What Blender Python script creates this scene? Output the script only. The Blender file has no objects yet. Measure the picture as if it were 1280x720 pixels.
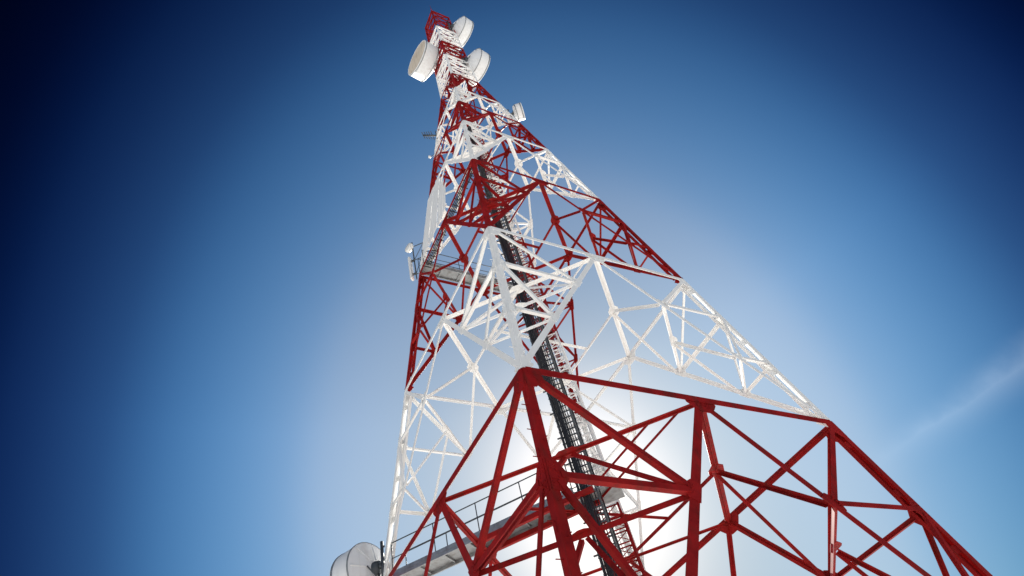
import bpy, bmesh, math, random
from mathutils import Vector, Matrix

random.seed(7)
C = bpy.context.scene.collection
SC = bpy.context.scene
S = 7.5            # metres per unit of the survey of the tower
ZG = 1.48          # the first node level stands this many units above the ground
TAPER = 0.19141

def U(x, y, z):    # survey units -> metres, ground at z = 0
    return Vector((x * S, y * S, (z + ZG) * S))

# ------------------------------------------------------------------ camera
cam_d = bpy.data.cameras.new('camera')
cam = bpy.data.objects.new('camera', cam_d)
C.objects.link(cam)
Rw = [(0.92273908, 0.33064277, -0.19806046),
      (-0.37718739, 0.66899089, -0.64045364),
      (-0.07926072, 0.66567751, 0.74201832)]
right, down, fwd = [Vector(r) for r in Rw]
m = Matrix.Identity(4)
for i in range(3):
    m[i][0] = right[i]; m[i][1] = -down[i]; m[i][2] = -fwd[i]
m.translation = U(0.21694, -2.45434, -1.26452)
cam.matrix_world = m
cam_d.sensor_width = 36.0
cam_d.lens = 783.156 / 1280 * 36.0
cam_d.clip_start = 0.1
cam_d.clip_end = 9000
SC.camera = cam

# ------------------------------------------------------------------ sky and sun
SUN_EL, SUN_ROT = math.radians(29.0), math.radians(-5.1)
sun_dir = Vector((math.sin(SUN_ROT) * math.cos(SUN_EL), math.cos(SUN_ROT) * math.cos(SUN_EL), math.sin(SUN_EL)))
side_dir = sun_dir.cross(Vector((0, 0, 1))).normalized()
world = bpy.data.worlds.new("World"); SC.world = world; world.use_nodes = True
nt = world.node_tree; nt.nodes.clear()
N = nt.nodes.new; LK = nt.links.new
def mth(op, a, b=None, c=None, clamp=False):
    n = N('ShaderNodeMath'); n.operation = op; n.use_clamp = clamp
    for i, v in enumerate((a, b, c)):
        if v is None: continue
        if isinstance(v, (int, float)): n.inputs[i].default_value = v
        else: LK(v, n.inputs[i])
    return n.outputs[0]
def dotv(a, v):
    n = N('ShaderNodeVectorMath'); n.operation = 'DOT_PRODUCT'; LK(a, n.inputs[0]); n.inputs[1].default_value = v
    return n.outputs['Value']
out = N('ShaderNodeOutputWorld'); bg = N('ShaderNodeBackground'); LK(bg.outputs[0], out.inputs[0])
sky = N('ShaderNodeTexSky'); sky.sky_type = 'NISHITA'; sky.sun_disc = False
sky.sun_elevation = SUN_EL; sky.sun_rotation = SUN_ROT
sky.air_density = 1.0; sky.dust_density = 1.0; sky.ozone_density = 2.0
bg.inputs['Strength'].default_value = 0.05
#SKYGAIN
# deep blue away from the sun, with vignette-like corner darkening painted in: the Nishita sky is weighted by the angle to the sun
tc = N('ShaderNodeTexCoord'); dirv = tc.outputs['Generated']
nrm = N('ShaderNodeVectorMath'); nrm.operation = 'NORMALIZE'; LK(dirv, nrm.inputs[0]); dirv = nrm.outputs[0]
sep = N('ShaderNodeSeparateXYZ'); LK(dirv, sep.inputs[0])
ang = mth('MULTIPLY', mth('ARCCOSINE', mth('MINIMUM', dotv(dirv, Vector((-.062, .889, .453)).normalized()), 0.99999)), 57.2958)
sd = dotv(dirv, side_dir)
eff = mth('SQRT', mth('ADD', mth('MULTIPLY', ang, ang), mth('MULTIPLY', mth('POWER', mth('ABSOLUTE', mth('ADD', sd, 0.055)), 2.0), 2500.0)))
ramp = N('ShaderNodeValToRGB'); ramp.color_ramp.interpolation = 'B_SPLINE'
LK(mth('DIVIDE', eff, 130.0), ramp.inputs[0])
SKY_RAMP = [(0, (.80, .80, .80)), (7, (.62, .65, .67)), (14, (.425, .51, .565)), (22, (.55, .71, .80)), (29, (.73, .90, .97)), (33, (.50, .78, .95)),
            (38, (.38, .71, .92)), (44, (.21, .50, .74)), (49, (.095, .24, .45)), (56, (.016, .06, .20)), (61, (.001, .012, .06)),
            (68, (.0, .002, .012)), (82, (.01, .02, .05)), (98, (.9, 1.0, 1.15)), (130, (2.3, 2.3, 2.3))]  # last stops brighten the unseen sky behind the camera, added fill for the tower
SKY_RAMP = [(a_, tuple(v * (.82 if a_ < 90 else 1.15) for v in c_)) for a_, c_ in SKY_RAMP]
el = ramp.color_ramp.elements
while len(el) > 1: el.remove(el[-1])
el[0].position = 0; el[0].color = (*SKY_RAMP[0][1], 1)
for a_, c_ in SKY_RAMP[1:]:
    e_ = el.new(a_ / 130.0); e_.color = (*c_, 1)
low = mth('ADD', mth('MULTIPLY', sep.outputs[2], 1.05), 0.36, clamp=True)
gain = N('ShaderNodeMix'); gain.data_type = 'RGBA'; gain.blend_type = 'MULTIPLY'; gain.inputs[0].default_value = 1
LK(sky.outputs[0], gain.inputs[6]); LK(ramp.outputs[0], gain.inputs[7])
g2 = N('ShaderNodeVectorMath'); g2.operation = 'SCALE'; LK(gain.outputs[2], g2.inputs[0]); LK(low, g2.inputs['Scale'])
# a thin streak of cirrus low on the right
pa, pb = Vector((.299, .878, .374)).normalized(), Vector((.485, .784, .387)).normalized()
pn = pa.cross(pb).normalized(); pt_ = (pb - pa).normalized()
nz = N('ShaderNodeTexNoise'); nz.inputs['Scale'].default_value = 14.0; nz.inputs['Detail'].default_value = 6
mp = N('ShaderNodeMapping'); mp.vector_type = 'POINT'; LK(dirv, mp.inputs[0]); LK(mp.outputs[0], nz.inputs['Vector'])
wob = mth('MULTIPLY', mth('SUBTRACT', nz.outputs[0], 0.5), 0.03)
ds = mth('ABSOLUTE', mth('ADD', dotv(dirv, pn), wob))
band = mth('SUBTRACT', 1.0, mth('DIVIDE', ds, 0.042), clamp=True)
along = dotv(dirv, pt_)
a0, a1 = pa.dot(pt_), pb.dot(pt_)
fade = mth('MULTIPLY', mth('DIVIDE', mth('SUBTRACT', along, a0 - .04), .16, clamp=True), mth('DIVIDE', mth('SUBTRACT', a1 + .35, along), .2, clamp=True))
wisp = mth('MULTIPLY', mth('MULTIPLY', mth('MULTIPLY', band, band), fade), mth('MULTIPLY', nz.outputs[0], 0.34))
cm = N('ShaderNodeMix'); cm.data_type = 'RGBA'; LK(wisp, cm.inputs[0]); LK(g2.outputs[0], cm.inputs[6]); cm.inputs[7].default_value = (5.8, 6.9, 8.2, 1)
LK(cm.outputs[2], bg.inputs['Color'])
#ENDSKY

sun_l = bpy.data.lights.new('sun', 'SUN'); sun_l.energy = 4.6; sun_l.angle = math.radians(0.5)
sun_l.color = (1.0, 0.95, 0.87)
sun = bpy.data.objects.new('sun', sun_l); C.objects.link(sun)
sun.rotation_euler = (-sun_dir).to_track_quat('-Z', 'Y').to_euler()
sun.location = (0, 0, 90)

SC.view_settings.view_transform = 'Standard'; SC.view_settings.look = 'None'
SC.view_settings.gamma = 1.0; SC.view_settings.exposure = 1.55
SC.render.engine = 'CYCLES'
SC.cycles.use_denoising = True; world.cycles.sampling_method = 'MANUAL'; world.cycles.sample_map_resolution = 1024
SC.cycles.caustics_reflective = False; SC.cycles.caustics_refractive = False; SC.cycles.sample_clamp_indirect = 3.0

# ------------------------------------------------------------------ materials
def mat(name, col, rough=.5, metal=0.0, var=.12, scale=3.0, dirt=None, dirt_amt=.0, bump=.0, spec=.45):
    m_ = bpy.data.materials.new(name); m_.use_nodes = True
    t = m_.node_tree; b = t.nodes['Principled BSDF']
    b.inputs['Roughness'].default_value = rough; b.inputs['Metallic'].default_value = metal
    b.inputs['Specular IOR Level'].default_value = spec
    co = t.nodes.new('ShaderNodeTexCoord')
    n1 = t.nodes.new('ShaderNodeTexNoise'); n1.inputs['Scale'].default_value = scale; n1.inputs['Detail'].default_value = 4
    n1.inputs['Roughness'].default_value = .65
    t.links.new(co.outputs['Object'], n1.inputs['Vector'])
    r = t.nodes.new('ShaderNodeValToRGB'); t.links.new(n1.outputs[0], r.inputs[0])
    lo = [max(0, c * (1 - var)) for c in col]; hi = [min(1, c * (1 + var)) for c in col]
    r.color_ramp.elements[0].position = .3; r.color_ramp.elements[0].color = (*lo, 1)
    r.color_ramp.elements[1].position = .7; r.color_ramp.elements[1].color = (*hi, 1)
    last = r.outputs[0]
    if dirt:
        mp_ = t.nodes.new('ShaderNodeMapping'); mp_.inputs['Scale'].default_value = (2.5, 2.5, .35)
        t.links.new(co.outputs['Object'], mp_.inputs[0])
        n2 = t.nodes.new('ShaderNodeTexNoise'); n2.inputs['Scale'].default_value = 2.2; n2.inputs['Detail'].default_value = 1.5
        t.links.new(mp_.outputs[0], n2.inputs['Vector'])
        r2 = t.nodes.new('ShaderNodeValToRGB'); t.links.new(n2.outputs[0], r2.inputs[0])
        r2.color_ramp.elements[0].position = .52; r2.color_ramp.elements[0].color = (0, 0, 0, 1)
        r2.color_ramp.elements[1].position = .75; r2.color_ramp.elements[1].color = (dirt_amt,) * 3 + (1,)
        mx = t.nodes.new('ShaderNodeMix'); mx.data_type = 'RGBA'
        t.links.new(r2.outputs[0], mx.inputs[0]); t.links.new(last, mx.inputs[6]); mx.inputs[7].default_value = (*dirt, 1)
        last = mx.outputs[2]
    t.links.new(last, b.inputs['Base Color'])
    rr = t.nodes.new('ShaderNodeMapRange'); rr.inputs[3].default_value = rough - .08; rr.inputs[4].default_value = rough + .1
    t.links.new(n1.outputs[0], rr.inputs[0]); t.links.new(rr.outputs[0], b.inputs['Roughness'])
    if bump:
        bp = t.nodes.new('ShaderNodeBump'); bp.inputs['Strength'].default_value = bump; bp.inputs['Distance'].default_value = .01
        n3 = t.nodes.new('ShaderNodeTexNoise'); n3.inputs['Scale'].default_value = scale * 8
        t.links.new(co.outputs['Object'], n3.inputs['Vector']); t.links.new(n3.outputs[0], bp.inputs['Height'])
        t.links.new(bp.outputs[0], b.inputs['Normal'])
    return m_
RED = mat('red_paint', (.26, .008, .008), .62, 0, .32, 1.3, (.10, .02, .014), .6, 0, .14)
WHITE = mat('white_paint', (.82, .82, .81), .6, 0, .03, .7, (.56, .52, .47), .16, 0, .25)
GALV = mat('galvanised_steel', (.30, .32, .33), .45, .6, .2, 5, (.15, .13, .11), .5, .1)
DARK = mat('dark_steel', (.07, .08, .09), .5, .4, .25, 5)
CABLE = mat('black_cable_jacket', (.014, .014, .016), .45, 0, .3, 5)
RADOME = mat('radome_fabric', (.60, .52, .42), .7, 0, .12, 1.2, (.35, .26, .17), .5)
SHELL = mat('dish_shell', (.72, .73, .74), .45, 0, .03, .7, (.50, .47, .42), .3)
PLAST = mat('antenna_plastic', (.72, .72, .70), .4, 0, .05, 2)
CONC = mat('concrete', (.36, .34, .31), .85, 0, .15, 4, (.2, .18, .15), .6, .3)

# ------------------------------------------------------------------ mesh helpers
def box(bm, p, q, wv, w0, w1, dv, d0, d1, mi=0):
    vs = []
    for o in (p, q):
        for a, b in ((w0, d0), (w1, d0), (w1, d1), (w0, d1)):
            vs.append(bm.verts.new(o + wv * a + dv * b))
    for f in ((0, 1, 2, 3), (7, 6, 5, 4), (0, 4, 5, 1), (1, 5, 6, 2), (2, 6, 7, 3), (3, 7, 4, 0)):
        try:
            fc = bm.faces.new([vs[i] for i in f]); fc.material_index = mi
        except ValueError: pass
def frame(d):
    d = d.normalized(); a = Vector((0, 0, 1)) if abs(d.z) < .9 else Vector((1, 0, 0))
    u = d.cross(a).normalized(); return u, d.cross(u).normalized()
def tube(bm, p, q, r, n=8, mi=0, r2=None):
    u, v = frame(q - p); r2 = r if r2 is None else r2
    A, B = [], []
    for i in range(n):
        t = 2 * math.pi * i / n; o = u * math.cos(t) + v * math.sin(t)
        A.append(bm.verts.new(p + o * r)); B.append(bm.verts.new(q + o * r2))
    for i in range(n):
        f = bm.faces.new((A[i], A[(i + 1) % n], B[(i + 1) % n], B[i])); f.smooth = n > 6; f.material_index = mi
    bm.faces.new(A[::-1]).material_index = mi; bm.faces.new(B).material_index = mi
def path(bm, pts, r, n=6, mi=0):
    for a, b in zip(pts, pts[1:]): tube(bm, a, b, r, n, mi)
def lathe(bm, o, ax, prof, n=40, mi=0):
    u, v = frame(ax); ax = ax.normalized(); rings = []
    for (h, r) in prof:
        rings.append([bm.verts.new(o + ax * h + (u * math.cos(2 * math.pi * i / n) + v * math.sin(2 * math.pi * i / n)) * max(r, .001)) for i in range(n)])
    for A, B in zip(rings, rings[1:]):
        for i in range(n):
            f = bm.faces.new((A[i], A[(i + 1) % n], B[(i + 1) % n], B[i])); f.smooth = True; f.material_index = mi
def hull2(pts):
    pts = sorted(set((round(a, 5), round(b, 5)) for a, b in pts))
    def half(P):
        h = []
        for q in P:
            while len(h) > 1 and (h[-1][0] - h[-2][0]) * (q[1] - h[-2][1]) - (h[-1][1] - h[-2][1]) * (q[0] - h[-2][0]) <= 0: h.pop()
            h.append(q)
        return h[:-1]
    return half(pts) + half(pts[::-1])
def plate(bm, o, u, v, n, pts, t0, t1):
    hp = hull2(pts)
    A = [bm.verts.new(o + u * a + v * b + n * t0) for a, b in hp]
    B = [bm.verts.new(o + u * a + v * b + n * t1) for a, b in hp]
    bm.faces.new(A[::-1]); bm.faces.new(B)
    k = len(hp)
    for i in range(k): bm.faces.new((A[i], A[(i + 1) % k], B[(i + 1) % k], B[i]))
def obj(name, bm, mats, parent=None, label=None, kind=None):
    bmesh.ops.recalc_face_normals(bm, faces=bm.faces)
    me = bpy.data.meshes.new(name); bm.to_mesh(me); bm.free()
    for m_ in (mats if isinstance(mats, (list, tuple)) else [mats]): me.materials.append(m_)
    o = bpy.data.objects.new(name, me); C.objects.link(o)
    if parent:
        o.parent = parent
        if parent.type == 'EMPTY': o.matrix_parent_inverse = Matrix.Translation(-parent.location)
    if label: o['label'] = label
    if kind: o['kind'] = kind
    return o
def thing(name, label, cat, loc, group=None):
    o = bpy.data.objects.new(name, None); C.objects.link(o); o.location = loc
    o['label'] = label; o['category'] = cat; o.empty_display_size = .5
    if group: o['group'] = group
    return o
BM = bmesh.new

# ------------------------------------------------------------------ ground
bm = BM()
R_ = 3500; k = 64
ce = bm.verts.new((0, 0, 0)); ring = []
for rr in (40, 200, R_):
    ring.append([bm.verts.new((rr * math.cos(2 * math.pi * i / k), rr * math.sin(2 * math.pi * i / k), 0)) for i in range(k)])
for i in range(k): bm.faces.new((ce, ring[0][i], ring[0][(i + 1) % k]))
for A, B in zip(ring, ring[1:]):
    for i in range(k): bm.faces.new((A[i], B[i], B[(i + 1) % k], A[(i + 1) % k]))
GR = mat('pale_gravel', (.66, .65, .63), .95, 0, .12, .35, (.36, .35, .30), .5, .5)
g = obj('ground', bm, GR); g['kind'] = 'structure'

# ------------------------------------------------------------------ the lattice tower
LV = [-1.3, 0, 1.016, 1.929, 2.722, 3.249, 3.700, 4.233, 4.73, 5.12, 5.60, 6.13]
COR = dict(A=(0, -1), B=(1, 0), D=(0, 1), C=(-1, 0))
NB = dict(A=('C', 'B'), B=('A', 'D'), D=('B', 'C'), C=('D', 'A'))
FACES = ('AB', 'BD', 'DC', 'CA')
def wz(z): return 1 - TAPER * min(z, 4.233) - max(0, z - 4.233) * .020
def cn(l, z): return U(COR[l][0] * wz(z), COR[l][1] * wz(z), z)
tower = thing('lattice_tower', 'tall red and white banded steel lattice mast seen from below', 'tower', (0, 0, 0))
def col(k): return (RED, 'red') if k % 2 == 0 else (WHITE, 'white')
LEGW = [.20, .18, .16, .14, .135, .145, .135, .13, .12, .12, .11]
def sc(k): return [1, .86, .86, .86, .82, .76, .70, .4, .38, .36, .34][k]
def addm(name, bm, k):
    m_, c_ = col(k)
    return obj(name, bm, m_, tower, '%s painted steel %s' % (c_, name.replace('_', ' ')))
def face_n(f, z0, z1):
    a, b = f; P, Q, T = cn(a, z0), cn(b, z0), cn(a, z1)
    n = (Q - P).cross(T - P).normalized()
    mid = (P + Q) / 2
    if n.dot(Vector((mid.x, mid.y, 0))) < 0: n = -n
    return n
def double_angle(bm, p, q, n, w, off, gap=.006, t=.012, trim=(0, 0)):
    d = (q - p).normalized(); p = p + d * trim[0]; q = q - d * trim[1]
    wv = n.cross(d).normalized(); f = w / 2
    box(bm, p, q, wv, -f, f, n, off, off + t)                      # flanges lying in the face
    box(bm, p, q, wv, -t, t, n, off - f * .45, off + t * .6)       # webs pointing inwards, back to back
def angle(bm, p, q, n, w, off, t=.010, trim=(0, 0), flip=1):
    d = (q - p).normalized(); p = p + d * trim[0]; q = q - d * trim[1]
    wv = n.cross(d).normalized() * flip
    box(bm, p, q, wv, -w / 2, w / 2, n, off, off + t)
    box(bm, p, q, wv, w / 2 - t, w / 2 - .0012, n, off - w * .8, off + t * .6)
def gus(bm, o, n, mem, t0=-.007, t1=.007):
    """gusset: hull round the ends of the members meeting at o; mem = [(towards, reach, half width)]"""
    u, v = frame(n); pts = []
    for tw, reach, hw in mem:
        d = tw - o; d = Vector((d.dot(u), d.dot(v))).normalized()
        s = Vector((-d.y, d.x))
        for rr, hh in ((0, hw * .9), (reach, hw)):
            for sg in (1, -1): pts.append(tuple(d * rr + s * hh * sg))
    plate(bm, o, u, v, n, pts, t0, t1)
def bolts(bm, o, d, n, cnt, step, off, r=.020):
    d = d.normalized(); u = n.cross(d).normalized()
    for i in range(cnt):
        for s in (-1, 1):
            c_ = o + d * (step * (i + 1.3)) + u * s * .055
            tube(bm, c_ + n * off, c_ + n * (off + .016), r, 6)
            tube(bm, c_ - n * off, c_ - n * (off + .02), r, 6)

T1, T2 = .325, .655
small = dict(face_brace=BM(), hip_brace=BM(), gusset_plate=BM(), node_plate=BM(), corner_tie=BM())
def cnt_add(name, bm, k, limit):
    """individual part while the section is near the camera, one shared mesh for the tiny far ones"""
    if k <= limit: addm(name, bm, k); return
    mi = k % 2
    for f in bm.faces: f.material_index = mi
    me = bpy.data.meshes.new('t'); bm.to_mesh(me); bm.free(); small[name].from_mesh(me); bpy.data.meshes.remove(me)
for k in range(7):
    z0, z1 = LV[k], LV[k + 1]; s = sc(k); H = z1 - z0
    zl = [z1, z1 - H * T1, z1 - H * T2, z0]
    mids = {}; dn = {}; fn = {}
    for f in FACES:
        a, b = f; n = face_n(f, z0, z1); fn[f] = n
        A1, B1, A0, B0 = cn(a, z1), cn(b, z1), cn(a, z0), cn(b, z0)
        dz = (A0 - A1).normalized() * (.08 * s)
        M = (A1 + B1) / 2; M = M + Vector((0, 0, -.10 * s))
        mids[f] = M; e = (B1 - A1).normalized()
        LW = LEGW[k]
        # top horizontal
        bm = BM(); double_angle(bm, A1 + Vector((0, 0, -.06 * s)), B1 + Vector((0, 0, -.06 * s)), n, .22 * s, .020, trim=(.10 * s, .10 * s)); addm('horizontal_beam', bm, k)
        for l, L1, L0 in ((a, A1, A0), (b, B1, B0)):
            end = L0 + (M - L0).normalized() * (.12 * s)
            D1 = M + (L0 - M) * T1; D2 = M + (L0 - M) * T2
            dn[f, l] = (D1, D2)
            bm = BM(); double_angle(bm, M, end, n, (.235 if k == 0 else .195) * s, -.022, trim=(.16 * s, 0)); addm('diagonal_brace', bm, k)
            G1, G2 = cn(l, zl[1]), cn(l, zl[2])
            en = (M - L1); en.z = 0; en.normalize()
            G1i, G2i, L1i = G1 + en * (LW * .7), G2 + en * (LW * .7), L1 + en * (LW * .7) - Vector((0, 0, .12 * s))
            for (p_, q_, w_) in ((L1i, D1, .15), (D1, G1i, .15), (G1i, D2, .12), (D2, G2i, .12)):
                bm = BM(); angle(bm, p_, q_, n, w_ * s, .030, trim=(.16 * s, .16 * s), flip=random.choice((1, -1)))
                cnt_add('face_brace', bm, k, 2)
            bm = BM(); gus(bm, D1, n, [(M, .30 * s, .14 * s), (L0, .30 * s, .14 * s), (L1i, .26 * s, .07 * s), (G1i, .28 * s, .07 * s)])
            if k < 2: bolts(bm, D1, L1i - D1, n, 2, .08, .04); bolts(bm, D1, G1i - D1, n, 2, .08, .04)
            cnt_add('gusset_plate', bm, k, 4)
            bm = BM(); gus(bm, D2, n, [(M, .24 * s, .13 * s), (L0, .24 * s, .13 * s), (G1i, .22 * s, .06 * s), (G2i, .22 * s, .06 * s)])
            if k < 2: bolts(bm, D2, G1i - D2, n, 2, .08, .04)
            cnt_add('gusset_plate', bm, k, 4)
        bm = BM(); gus(bm, M, n, [(A1, .5 * s, .11 * s), (B1, .5 * s, .11 * s), (A0, .42 * s, .14 * s), (B0, .42 * s, .14 * s)])
        if k < 2:
            for q_ in (A0, B0): bolts(bm, M, q_ - M, n, 3, .09, .036)
        cnt_add('gusset_plate', bm, k, 4)
    # legs of this section, with battens and their gussets
    for l in 'ABDC':
        P1, P0 = cn(l, z1), cn(l, z0)
        if k == 0: P0 = cn(l, -1.37)
        bm = BM(); LW = LEGW[k]; t = .022
        ax = (P1 - P0).normalized()
        es = []
        for o_ in NB[l]:
            e_ = cn(o_, z1) - P1; es.append(e_.normalized())
        for e1, e2 in ((es[0], es[1]), (es[1], es[0])):
            box(bm, P0, P1, e1, 0 if e1 is es[0] else t, LW, e2, 0, t)
            rin = (es[0] + es[1]).normalized() * (LW * (.92 if k == 0 else 1.3))            # second angle behind the first, a slit between them
            box(bm, P0 + rin + ax * .3 * s, P1 + rin - ax * .3 * s, e1, 0 if e1 is es[0] else t, LW * .78, e2, 0, t * .8)
            L_ = (P1 - P0).length; c = max(3, int(L_ / 1.5))
            for i in range(c):
                o_ = P0 + ax * (L_ * (i + .5) / c)
                dg = (e1 + e2).normalized(); sd_ = (e1 - e2).normalized()
                box(bm, o_ - ax * .11, o_ + ax * .11, dg, LW * .25, LW * (1.35 if k == 0 else 1.7), sd_, -.010 + (.13 * s if e1 is es[0] else -.13 * s) * .5, .0 + (.13 * s if e1 is es[0] else -.13 * s) * .5)
        for f in FACES:
            if l not in f: continue
            n = fn[f]; a, b = f; other = b if l == a else a
            en = (cn(other, z1) - P1).normalized(); D1, D2 = dn[f, l]
            g0 = LW * 1.0
            for zz, mem, big in ((zl[1], [D1, D2], 0.84 if k == 0 else .62), (zl[2], [D2, dn[f, l][1]], .75 if k == 0 else .5)):
                o_ = cn(l, zz) + en * (LW * .75)
                mm = [(o_ + ax, .46 * s * big, LW * .55), (o_ - ax, .46 * s * big, LW * .55)] + [(q_, .36 * s * big, .08 * s) for q_ in mem]
                gus(bm, o_, n, mm, .003, .017)
                if k < 2:
                    for q_ in mem: bolts(bm, o_, q_ - o_, n, 3, .075, .016)
                    for sg in (1, -1): bolts(bm, o_, ax * sg, n, 3, .09, .018)
            o_ = P1 + en * (LW * .75) - ax * (.12 * s)
            gus(bm, o_, n, [(o_ - ax, .5 * s, LW * .6), (o_ + en, .30 * s, .12 * s), (D1, .38 * s, .10 * s), (o_ + ax, .08 * s, LW * .5)], .003, .017)
            if k > 0:
                pass
            o_ = P0 + en * (LW * .75)
            if k == 0: continue
            gus(bm, o_, n, [(o_ + ax, .40 * s, LW * .5), (mids[f], .45 * s, .10 * s)], -.040, -.027)
        if l in 'AD' and k < 4:                                    # step bolts up the leg
            L_ = (P1 - P0).length; c = int(L_ / .38)
            outv = Vector((COR[l][0], COR[l][1], 0)).normalized()
            for i in range(c):
                o_ = P0 + ax * (.38 * (i + .4)); e1 = es[i % 2]; e2 = es[1 - i % 2]
                tube(bm, o_ + e1 * LW * .55, o_ + e1 * LW * .55 - e2 * .15, .010, 6)
        if k == 0:                                                 # base shoe
            c_ = P0 + (es[0] + es[1]) * .12
            tube(bm, c_ + Vector((0, 0, -.01)), c_ + Vector((0, 0, .035)), .48, 24)
        # splice at the top of the section: cover plates just inside the flanges
        for e1, e2 in ((es[0], es[1]), (es[1], es[0])):
            box(bm, P1 - ax * .45 * s, P1 + ax * .02, e1, .015, LW * .9, e2, -.014, -.002)
        addm('leg', bm, k)
    # plan bracing: a diamond between the middles of the faces, ties, and hip braces into the corners
    Z = Vector((0, 0, 1))
    q = {}
    for l in 'ABDC':
        fs = [f for f in FACES if l in f]
        f1, f2 = fs; M1, M2 = mids[f1], mids[f2]
        bm = BM(); double_angle(bm, M1, M2, Z, .23 * s, -.05, trim=(.05, .05)); addm('plan_brace', bm, k)
        q[l] = (M1 + M2) / 2
        inn = Vector((COR[l][0], COR[l][1], 0)).normalized()
        D1, D2 = dn[f1, l]; E1, E2 = dn[f2, l]; mt = (D1 + E1) / 2
        for p_, e_, w_ in ((q[l], D1, .13), (q[l], E1, .13), (mt, D2, .11), (mt, E2, .11)):
            nn = (e_ - p_).cross(Vector((COR[l][0], COR[l][1], 0))).cross(e_ - p_).normalized()
            bm = BM(); angle(bm, p_, e_, nn, w_ * s, -.045, trim=(.16 * s, .14 * s)); cnt_add('hip_brace', bm, k, 5)
        for p_, e_, w_ in ((D1, E1, .15), (D2, E2, .12)):
            bm = BM(); angle(bm, p_, e_, Z, w_ * s, -.03, trim=(.1 * s, .1 * s)); cnt_add('corner_tie', bm, k, 6)
        bm = BM(); gus(bm, q[l] - Z * .05, Z, [(M1, .34 * s, .11 * s), (M2, .34 * s, .11 * s), (D1, .3 * s, .08 * s), (E1, .3 * s, .08 * s), (q[l] - inn, .24 * s, .09 * s)], -.008, .008)
        cnt_add('node_plate', bm, k, 6)
        bm = BM(); gus(bm, mt - Z * .03, Z, [(D1, .3 * s, .09 * s), (E1, .3 * s, .09 * s), (D2, .22 * s, .07 * s), (E2, .22 * s, .07 * s)], -.008, .008)
        cnt_add('node_plate', bm, k, 6)
    for l1, l2 in (('B', 'D'), ('A', 'C')):
        bm = BM(); angle(bm, q[l1], q[l2], Z, .14 * s, -.065, trim=(.15 * s, .15 * s)); addm('plan_brace', bm, k)
for nme, b_ in small.items():
    if len(b_.verts): obj(nme, b_, [RED, WHITE], tower, kind='stuff')
    else: b_.free()
# the straight top mast: close X bracing
for k in range(7, 11):
    z0, z1 = LV[k], LV[k + 1]; s = sc(k); LW = LEGW[k]; m_, cname = col(k)
    for l in 'ABDC':
        P0, P1 = cn(l, z0), cn(l, z1); bm = BM()
        es = [(cn(o_, z1) - P1).normalized() for o_ in NB[l]]
        for e1, e2 in ((es[0], es[1]), (es[1], es[0])): box(bm, P0, P1, e1, 0 if e1 is es[0] else .014, LW, e2, 0, .014)
        addm('leg', bm, k)
    for f in FACES:
        a, b = f; n = face_n(f, z0, z1)
        bm = BM(); angle(bm, cn(a, z1), cn(b, z1), n, .12, .006, trim=(.03, .03)); addm('horizontal_beam', bm, k)
        bm = BM(); c = 3
        for i in range(c):
            za, zb = z0 + (z1 - z0) * i / c, z0 + (z1 - z0) * (i + 1) / c
            angle(bm, cn(a, za), cn(b, zb), n, .085, .006, trim=(.06, .06)); angle(bm, cn(b, za), cn(a, zb), n, .085, -.03, trim=(.06, .06))
            if i: angle(bm, cn(a, za), cn(b, za), n, .08, .018, trim=(.06, .06))
        addm('mast_lattice', bm, k)
# top frame, lightning rod, light
bm = BM(); top = cn('A', 6.13)
tube(bm, top, top + Vector((0, 0, 1.4)), .03, 8, 0, .012); obj('lightning_rod', bm, RED, tower)
bm = BM()
for f in FACES: box(bm, cn(f[0], 6.13), cn(f[1], 6.13), Vector((0, 0, 1)), 0, .12, face_n(f, 5.6, 6.05), -.04, .02)
obj('top_frame', bm, RED, tower)

# ------------------------------------------------------------------ core column, cables, ladders
def cs(z): return min(1.0, wz(z) / .60)        # the core narrows with the tower near the top
def core(x, y, z): return U(x * cs(z), y * cs(z), z)
zs = []
for k in range(10):
    z0, z1 = LV[k] if k else -1.47, LV[k + 1]; m_, cname = col(k); bm = BM()
    hx, hy, cx, cy = .05, .05, .03, .05
    cc = [(cx - hx, cy - hy), (cx + hx, cy - hy), (cx + hx, cy + hy), (cx - hx, cy + hy)]
    sub = max(1, int(round((z1 - z0) * S / .45)))
    for (x, y) in cc:
        for i in range(2):
            za, zb = z0 + (z1 - z0) * i / 2, z0 + (z1 - z0) * (i + 1) / 2
            box(bm, core(x, y, za), core(x, y, zb), Vector((1, 0, 0)), -.035, .035, Vector((0, 1, 0)), -.035, .035)
    for i in range(sub + 1):
        z = z0 + (z1 - z0) * i / sub
        if i == sub: z -= .006
        for j in range(4):
            p_, q_ = core(*cc[j], z), core(*cc[(j + 1) % 4], z)
            box(bm, p_, q_, Vector((0, 0, 1)), -.02, .02, (q_ - p_).normalized().cross(Vector((0, 0, 1))), -.012, .012)
            if i < sub and j in (0, 2):
                z_ = z0 + (z1 - z0) * (i + 1) / sub
                tube(bm, core(*cc[j], z), core(*cc[(j + 1) % 4], z_), .014, 6)
    obj('core_column', bm, m_, tower, '%s painted slim square core column' % cname)
bm = BM()
rnd = random.Random(3)
lev = [-1.47 + .2 * i for i in range(30)]
for j in range(5):                                   # thick feeder bundle in front
    x = -.034 + .0085 * j; off = rnd.uniform(-.004, .004)
    path(bm, [core(x + rnd.uniform(-.0015, .0015), -.20 + off, z) for z in lev if z < 3.4], .034, 6)
for j in range(4):                                   # second row on the tray behind
    y = -.165 + .028 * j
    path(bm, [core(-.024 + rnd.uniform(-.002, .002), y, z) for z in lev if z < 2.8], .026, 6)
for j in range(4): path(bm, [core(.006 + .011 * j + rnd.uniform(-.001, .001), -.175, z) for z in lev if z < 3.0], .018, 6)
obj('feeder_cables', bm, CABLE, tower, 'black feeder cables running up the inside')
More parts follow.
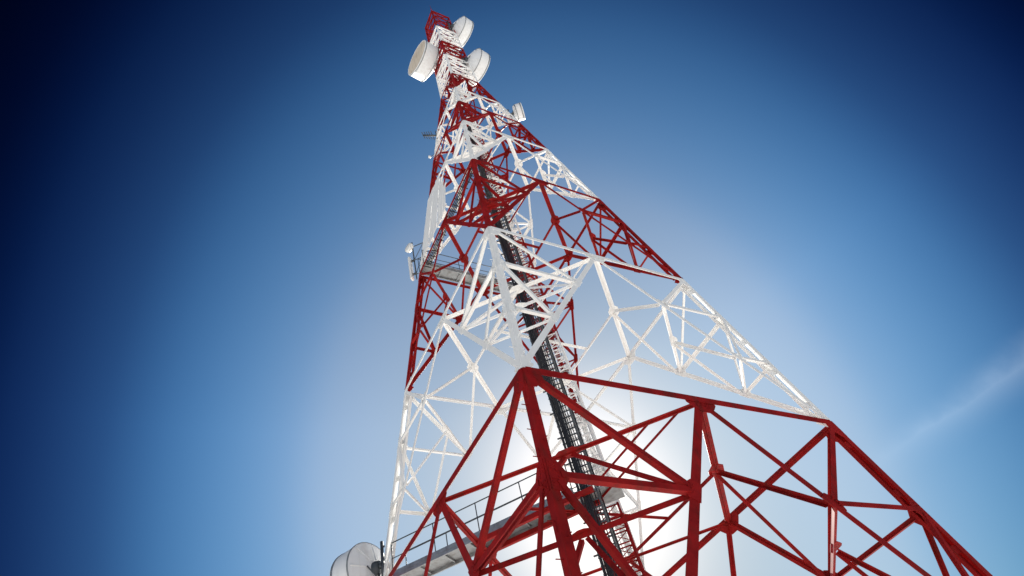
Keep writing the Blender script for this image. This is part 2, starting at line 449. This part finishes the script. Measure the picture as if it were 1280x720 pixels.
bm = BM()
for (x, y) in ((-.040, -.19), (.030, -.19), (.032, -.06)):
    for a, b in zip(lev, lev[1:]):
        if b < 2.3: box(bm, core(x, y, a), core(x, y, b), Vector((1, 0, 0)), -.014, .014, Vector((0, 1, 0)), -.025, .025)
z = -1.45
while z < 2.1:
    box(bm, core(-.044, -.19, z), core(.036, -.19, z), Vector((0, 0, 1)), -.016, .016, Vector((0, 1, 0)), -.02, .02)
    box(bm, core(.030, -.19, z + .01), core(.032, -.06, z + .01), Vector((0, 0, 1)), -.02, .02, Vector((1, 0, 0)), -.02, .02)
    z += .031
for i in range(26): box(bm, core(-.058, -.19, -1.3 + .13 * i), core(-.04, -.19, -1.3 + .13 * i), Vector((0, 0, 1)), -.02, .02, Vector((0, 1, 0)), -.02, .02)
obj('cable_tray', bm, DARK, tower, 'dark cable ladder with close rungs')
# horizontal cable run across the left face at the second red band
bm = BM()
ra, rb = cn('A', 1.945), cn('C', 1.945); ri = Vector((1, 1, 0)).normalized()
for j in range(4): tube(bm, ra.lerp(rb, .06) + ri * (.12 + .07 * j), ra.lerp(rb, .95) + ri * (.12 + .07 * j), .026, 6)
for i in range(18):
    o_ = ra.lerp(rb, .07 + .05 * i); box(bm, o_ + ri * .05, o_ + ri * .42, Vector((0, 0, 1)), -.06, -.03, (rb - ra).normalized(), -.02, .02)
obj('feeder_cables', bm, CABLE, tower, 'black cables crossing to the left leg')
# white slats fixed to the left face of the white band above
bm = BM(); n_ = face_n('CA', 1.93, 2.72)
for i in range(9):
    s_ = .07 + .058 * i; top_ = 2.68 if i < 6 else 2.68 - .12 * (i - 5)
    p_, q_ = cn('C', 1.975 + .006 * (i % 3)).lerp(cn('A', 1.975), s_), cn('C', top_).lerp(cn('A', top_), s_)
    wv_ = n_.cross((q_ - p_).normalized())
    box(bm, p_, q_, wv_, -.155, .155, n_, .06 + .012 * (i % 3), .085 + .012 * (i % 3))
for z_ in (2.05, 2.33, 2.6): box(bm, cn('C', z_).lerp(cn('A', z_), .04), cn('C', z_).lerp(cn('A', z_), .56 if z_ < 2.5 else .40), Vector((0, 0, 1)), -.04, .04, n_, .03, .058)
obj('cover_slats', bm, WHITE, tower, 'white upright slats on the left face')
# beams that carry the core at every level
for k in range(0, 5):
    z = LV[k + 1]; s = wz(z); sk = sc(k)
    Zv = Vector((0, 0, 1))
    bm = BM(); angle(bm, U(.318 * s, -.496 * s, z) , U(.05, -.235, z), Zv, .085 * sk, -.10); addm('core_bracket', bm, k)
    bm = BM(); angle(bm, U(.43 * s, -.496 * s, z), U(.04, -.115, z), Zv, .085 * sk, -.10); addm('core_bracket', bm, k)
    bm = BM(); double_angle(bm, U(-.25 * s, -.25 * s, z), U(.25 * s, .25 * s, z), Zv, .16 * sk, -.16, trim=(.06, .06)); addm('core_beam', bm, k)

def walkway(p0, p1, width, label, beams=None):
    d = (p1 - p0).normalized(); w = Vector((0, 0, 1)).cross(d).normalized(); Zv = Vector((0, 0, 1))
    bm = BM()
    box(bm, p0, p1, w, 0, width, Zv, 0, .035)
    for a, b in ((0, .05), (width - .05, width)): box(bm, p0, p1, w, a, b, Zv, -.10, -.002)
    L_ = (p1 - p0).length; c = int(L_ / .9)
    for i in range(c + 1):
        o_ = p0 + d * (L_ * i / c); box(bm, o_ - d * .02, o_ + d * .02, w, .052, width - .052, Zv, -.06, -.002)
    for a, b in ((-.008, 0), (width, width + .008)): box(bm, p0, p1, w, a, b, Zv, .004, .13)
    dk = obj('walkway', bm, GALV, tower, label)
    for a in (.02, width - .02):
        bm = BM(); c = max(2, int(L_ / 1.5)); o_ = p0 + w * a
        for h, r in ((1.08, .020), (.56, .016)): tube(bm, o_ + Zv * h, o_ + d * L_ + Zv * h, r, 8)
        for i in range(c + 1): tube(bm, o_ + d * (L_ * i / c) + Zv * .02, o_ + d * (L_ * i / c) + Zv * 1.08, .018, 8)
        obj('railing', bm, DARK, dk)
    return dk
walkway(U(-.90, -.08, 0) + Vector((0, 0, .02)), U(-.06, -.205, 0) + Vector((0, 0, .02)), .85, 'grey grated walkway low in the mast with thin rails')
bm = BM(); box(bm, U(-.10, -.27, 0), U(.16, -.14, 0), Vector((0, 0, 1)), .03, .07, Vector((.4, -.9, 0)).normalized(), -1.3, -.2); bm.free()
bm = BM(); p_, q_ = U(-.055, -.165, 0), U(.12, -.165, 0); box(bm, p_, q_, Vector((0, 1, 0)), -.12, .9, Vector((0, 0, 1)), -.09, -.04); obj('core_platform', bm, GALV, tower, 'small grey landing beside the black cables')
# red bearers under the low walkway
for off in (.0, .8):
    a_, b_ = U(-.50, -.14, 0), U(.02, -.215, 0); d = (b_ - a_).normalized(); w = Vector((0, 0, 1)).cross(d)
    bm = BM(); box(bm, a_ + w * off, b_ + w * off, w, -.03, .09, Vector((0, 0, 1)), -.24, -.085); obj('walkway_bearer', bm, RED, tower)
w9 = wz(1.929)
def cd(t, inset, dz=0):
    a, b = Vector((-w9, 0)), Vector((0, w9)); p_ = a.lerp(b, t) + Vector((1, -1)).normalized() * inset
    return U(p_.x, p_.y, 1.929) + Vector((0, 0, dz))
walkway(cd(.86, .012, .08), cd(.0, .012, .08), .62, 'grey walkway along the far face at the second red band')
# caged climbing ladder inside the far leg
bm = BM(); bc = BM()
def lad(x, z): return U(0, .925 * wz(z), z) + Vector((x, 0, 0))
zt = 4.1
for x in (-.2, .2):
    box(bm, lad(x, -1.47), lad(x, zt), Vector((1, 0, 0)), -.012, .012, Vector((0, 1, 0)), -.03, .03)
z = -1.45
while z < zt: tube(bm, lad(-.2, z), lad(.2, z), .012, 6); z += .04
z = -1.15; hoops = []
while z < zt:
    pts = []
    for i in range(9):
        t = math.pi * i / 8; pts.append(lad(-.35 * math.cos(t), z) + Vector((0, -.70 * math.sin(t), 0)))
    path(bc, pts, .012, 5); hoops.append(pts); z += .12
for A, B in zip(hoops, hoops[1:]):
    for i in (0, 2, 4, 6, 8): tube(bc, A[i], B[i], .009, 5)
lo = obj('ladder', bm, GALV, tower, 'thin grey caged ladder up the far leg')
obj('safety_cage', bc, GALV, lo)

# concrete footings
for l, where in (('A', 'nearest the camera'), ('B', 'under the right leg'), ('D', 'behind the cable run'), ('C', 'under the left leg')):
    c_ = cn(l, -1.37); bm = BM()
    box(bm, Vector((c_.x * .985, c_.y * .985, -.3)), Vector((c_.x * .985, c_.y * .985, c_.z - .012)), Vector((1, 0, 0)), -.95, .95, Vector((0, 1, 0)), -.95, .95)
    bmesh.ops.bevel(bm, geom=[e for e in bm.edges], offset=.03, segments=2, affect='EDGES')
    o = obj('footing', bm, CONC); o['label'] = 'square concrete footing block %s' % where; o['category'] = 'footing'; o['group'] = 'footings of the mast'

# ------------------------------------------------------------------ dishes and antennas
def dish(c, ax, r, depth, label, anchor, cone=.45):
    ax = ax.normalized(); t = thing('microwave_dish', label, 'dish antenna', c, 'drum dishes on the mast')
    b = c - ax * depth * .5
    bm = BM(); lathe(bm, b, ax, [(0, r * .985), (.02, r), (depth - .03, r), (depth, r * 1.012), (depth + .02, r * 1.0), (depth + .02, r * .95), (.0, r * .94)]); obj('shroud', bm, SHELL, t)
    bm = BM(); lathe(bm, b, ax, [(depth - .10, r * 1.001), (depth - .10, r * 1.022), (depth - .03, r * 1.022), (depth - .03, r * 1.001)]); lathe(bm, b, ax, [(.0, r * 1.001), (.0, r * 1.018), (.05, r * 1.018), (.05, r * 1.001)]); obj('clamp_ring', bm, GALV, t)
    if r > .8:
        bm = BM(); s0 = b - ax * (cone + .1) + Vector((0, 0, -.15)); e0 = Vector((anchor.x, anchor.y, b.z - 1.6)); pts = [s0.lerp(e0, i / 8) + Vector((0, 0, -.5 * math.sin(math.pi * i / 8))) for i in range(9)]; path(bm, pts, .035, 6); obj('feeder_cable', bm, CABLE, t)
    bm = BM(); lathe(bm, b, ax, [(depth + .01, r * .945), (depth + .03, r * .8), (depth + .045, r * .4), (depth + .05, .001)]); obj('radome', bm, RADOME, t)
    bm = BM(); lathe(bm, b, ax, [(-.002, r * .99), (-cone * .35, r * .80), (-cone * .75, r * .5), (-cone, r * .26), (-cone, .001)])
    u, v = frame(ax)
    for i in range(8):
        a = math.pi * i / 4; o_ = u * math.cos(a) + v * math.sin(a)
        box(bm, b + o_ * r * .30 - ax * (cone - .02), b + o_ * r * .93 - ax * .03, u * -math.sin(a) + v * math.cos(a), -.012, .012, ax, -.05, .01)
    obj('reflector_back', bm, SHELL, t)
    bm = BM(); lathe(bm, b, ax, [(-cone - .16, .001), (-cone - .16, r * .2), (-cone + .02, r * .24)])
    tube(bm, b - ax * (cone + .12), b - ax * (cone + .30), .09, 10)
    pole = Vector((b.x, b.y, 0)) - Vector((ax.x, ax.y, 0)).normalized() * (cone + .30)
    h = max(.7, r * .8)
    P_, Q_ = Vector((pole.x, pole.y, b.z - h)), Vector((pole.x, pole.y, b.z + h))
    tube(bm, P_, Q_, .055, 10)
    for zz in (-.8, .8):
        a_ = Vector((pole.x, pole.y, b.z + h * zz)); e_ = Vector((anchor.x, anchor.y, b.z + h * zz))
        if (e_ - a_).length > .05: tube(bm, a_, e_, .04, 8)
    hv = Vector((0, 0, 1)).cross(ax)
    for sg in (-1, 1):                                   # side struts from pole to rim
        tube(bm, P_ + Vector((0, 0, .15)), b + hv * sg * r * .4 - ax * (cone * .8 + .05), .022, 6)
    obj('mount_bracket', bm, DARK, t)
    return t
def mc(x, y, z): return U(x, y, z)
dish(mc(-.243, -.098, 5.005), Vector((-.6, -.8, 0)), 1.38, 1.05, 'largest drum dish facing left near the top of the mast', mc(-.12, -.07, 5.0))
dish(mc(.205, .085, 5.79), Vector((.55, .83, 0)), 1.3, .80, 'topmost pale drum dish on the right beside the red tip', mc(.09, .09, 5.8))
dish(mc(.215, .09, 4.80), Vector((.55, .83, 0)), 1.3, .80, 'lower of the two pale drum dishes right of the mast top', mc(.09, .09, 4.8))
dish(mc(-1.10, .035, .105), Vector((-.94, .34, 0)), 1.0, .85, 'big white drum dish at the lower left leg behind the walkway', mc(-.97, 0, .12), .25)
dish(mc(.409, .02, 3.46), Vector((.95, .1, 0)), .52, .42, 'small white drum dish halfway up the right leg', mc(.335, 0, 3.46), .12)

t = thing('panel_antenna', 'slim white upright panel antenna outside the left leg', 'antenna', U(-.672, 0, 1.92))
bm = BM(); box(bm, U(-.672, 0, 1.915), U(-.672, 0, 2.14), Vector((1, 0, 0)), -.13, .0, Vector((0, 1, 0)), -.14, .14)
bmesh.ops.bevel(bm, geom=[e for e in bm.edges], offset=.03, segments=2, affect='EDGES'); obj('radome', bm, PLAST, t)
bm = BM(); tube(bm, U(-.650, 0, 1.90), U(-.650, 0, 2.30), .035, 8)
for z in (1.95, 2.1, 2.25): tube(bm, U(-.650, 0, z), U(-wz(z) + .01, 0, z), .025, 6)
for z in (1.96, 2.1): box(bm, U(-.672, 0, z), U(-.650, 0, z), Vector((0, 0, 1)), -.03, .03, Vector((0, 1, 0)), -.05, .05)
for z0_, z1_ in ((1.95, 2.1), (2.1, 2.25)): tube(bm, U(-.650, 0, z0_), U(-wz(z1_), 0, z1_), .018, 6)
obj('mounting_frame', bm, DARK, t)
t = thing('small_dish', 'small pale round dish above the panel antenna on the left', 'dish antenna', U(-.66, 0, 2.235))
bm = BM(); lathe(bm, U(-.665, -.005, 2.235), Vector((-.5, -.86, .1)), [(0, .24), (.03, .26), (.16, .26), (.18, .22), (.2, .001)]); lathe(bm, U(-.665, -.005, 2.235), Vector((-.5, -.86, .1)), [(.0, .25), (-.06, .17), (-.10, .001)]); obj('dish_shell', bm, PLAST, t)
bm = BM(); tube(bm, U(-.665, -.002, 2.235), U(-.652, 0, 2.235), .04, 8); box(bm, U(-.66, 0, 2.225), U(-.66, 0, 2.245), Vector((1, 0, 0)), -.07, .07, Vector((0, 1, 0)), -.07, .07); obj('mount_bracket', bm, DARK, t)
t = thing('yagi_antenna', 'thin dark rod antenna with cross elements left of the mast', 'antenna', U(-.316, 0, 3.577))
a_, b_ = U(-.305, 0, 3.62), U(-.418, 0, 3.72)
bm = BM(); tube(bm, a_, b_, .06, 8); obj('boom', bm, DARK, t)
for i in range(5):
    o_ = a_.lerp(b_, .3 + .7 * i / 4); bm = BM(); tube(bm, o_ + Vector((0, -.32, 0)) * (1 - .06 * i), o_ + Vector((0, .32, 0)) * (1 - .06 * i), .024, 6); obj('element', bm, DARK, t)
bm = BM(); tube(bm, U(-.305, 0, 3.56), U(-.305, 0, 3.70), .035, 8); tube(bm, U(-.305, 0, 3.6), U(-.27, 0, 3.6), .03, 8); obj('mount_bracket', bm, DARK, t)
t = thing('floodlight', 'tiny pale fitting on a short arm left of the mast', 'lamp', U(-.41, 0, 3.17))
bm = BM(); lathe(bm, U(-.395, 0, 3.32), Vector((-.3, -.6, -.7)), [(0, .04), (.04, .08), (.14, .09), (.15, .001)], 16); obj('housing', bm, PLAST, t)
bm = BM(); tube(bm, U(-.395, 0, 3.32), U(-.36, 0, 3.33), .02, 6); obj('arm', bm, DARK, t)
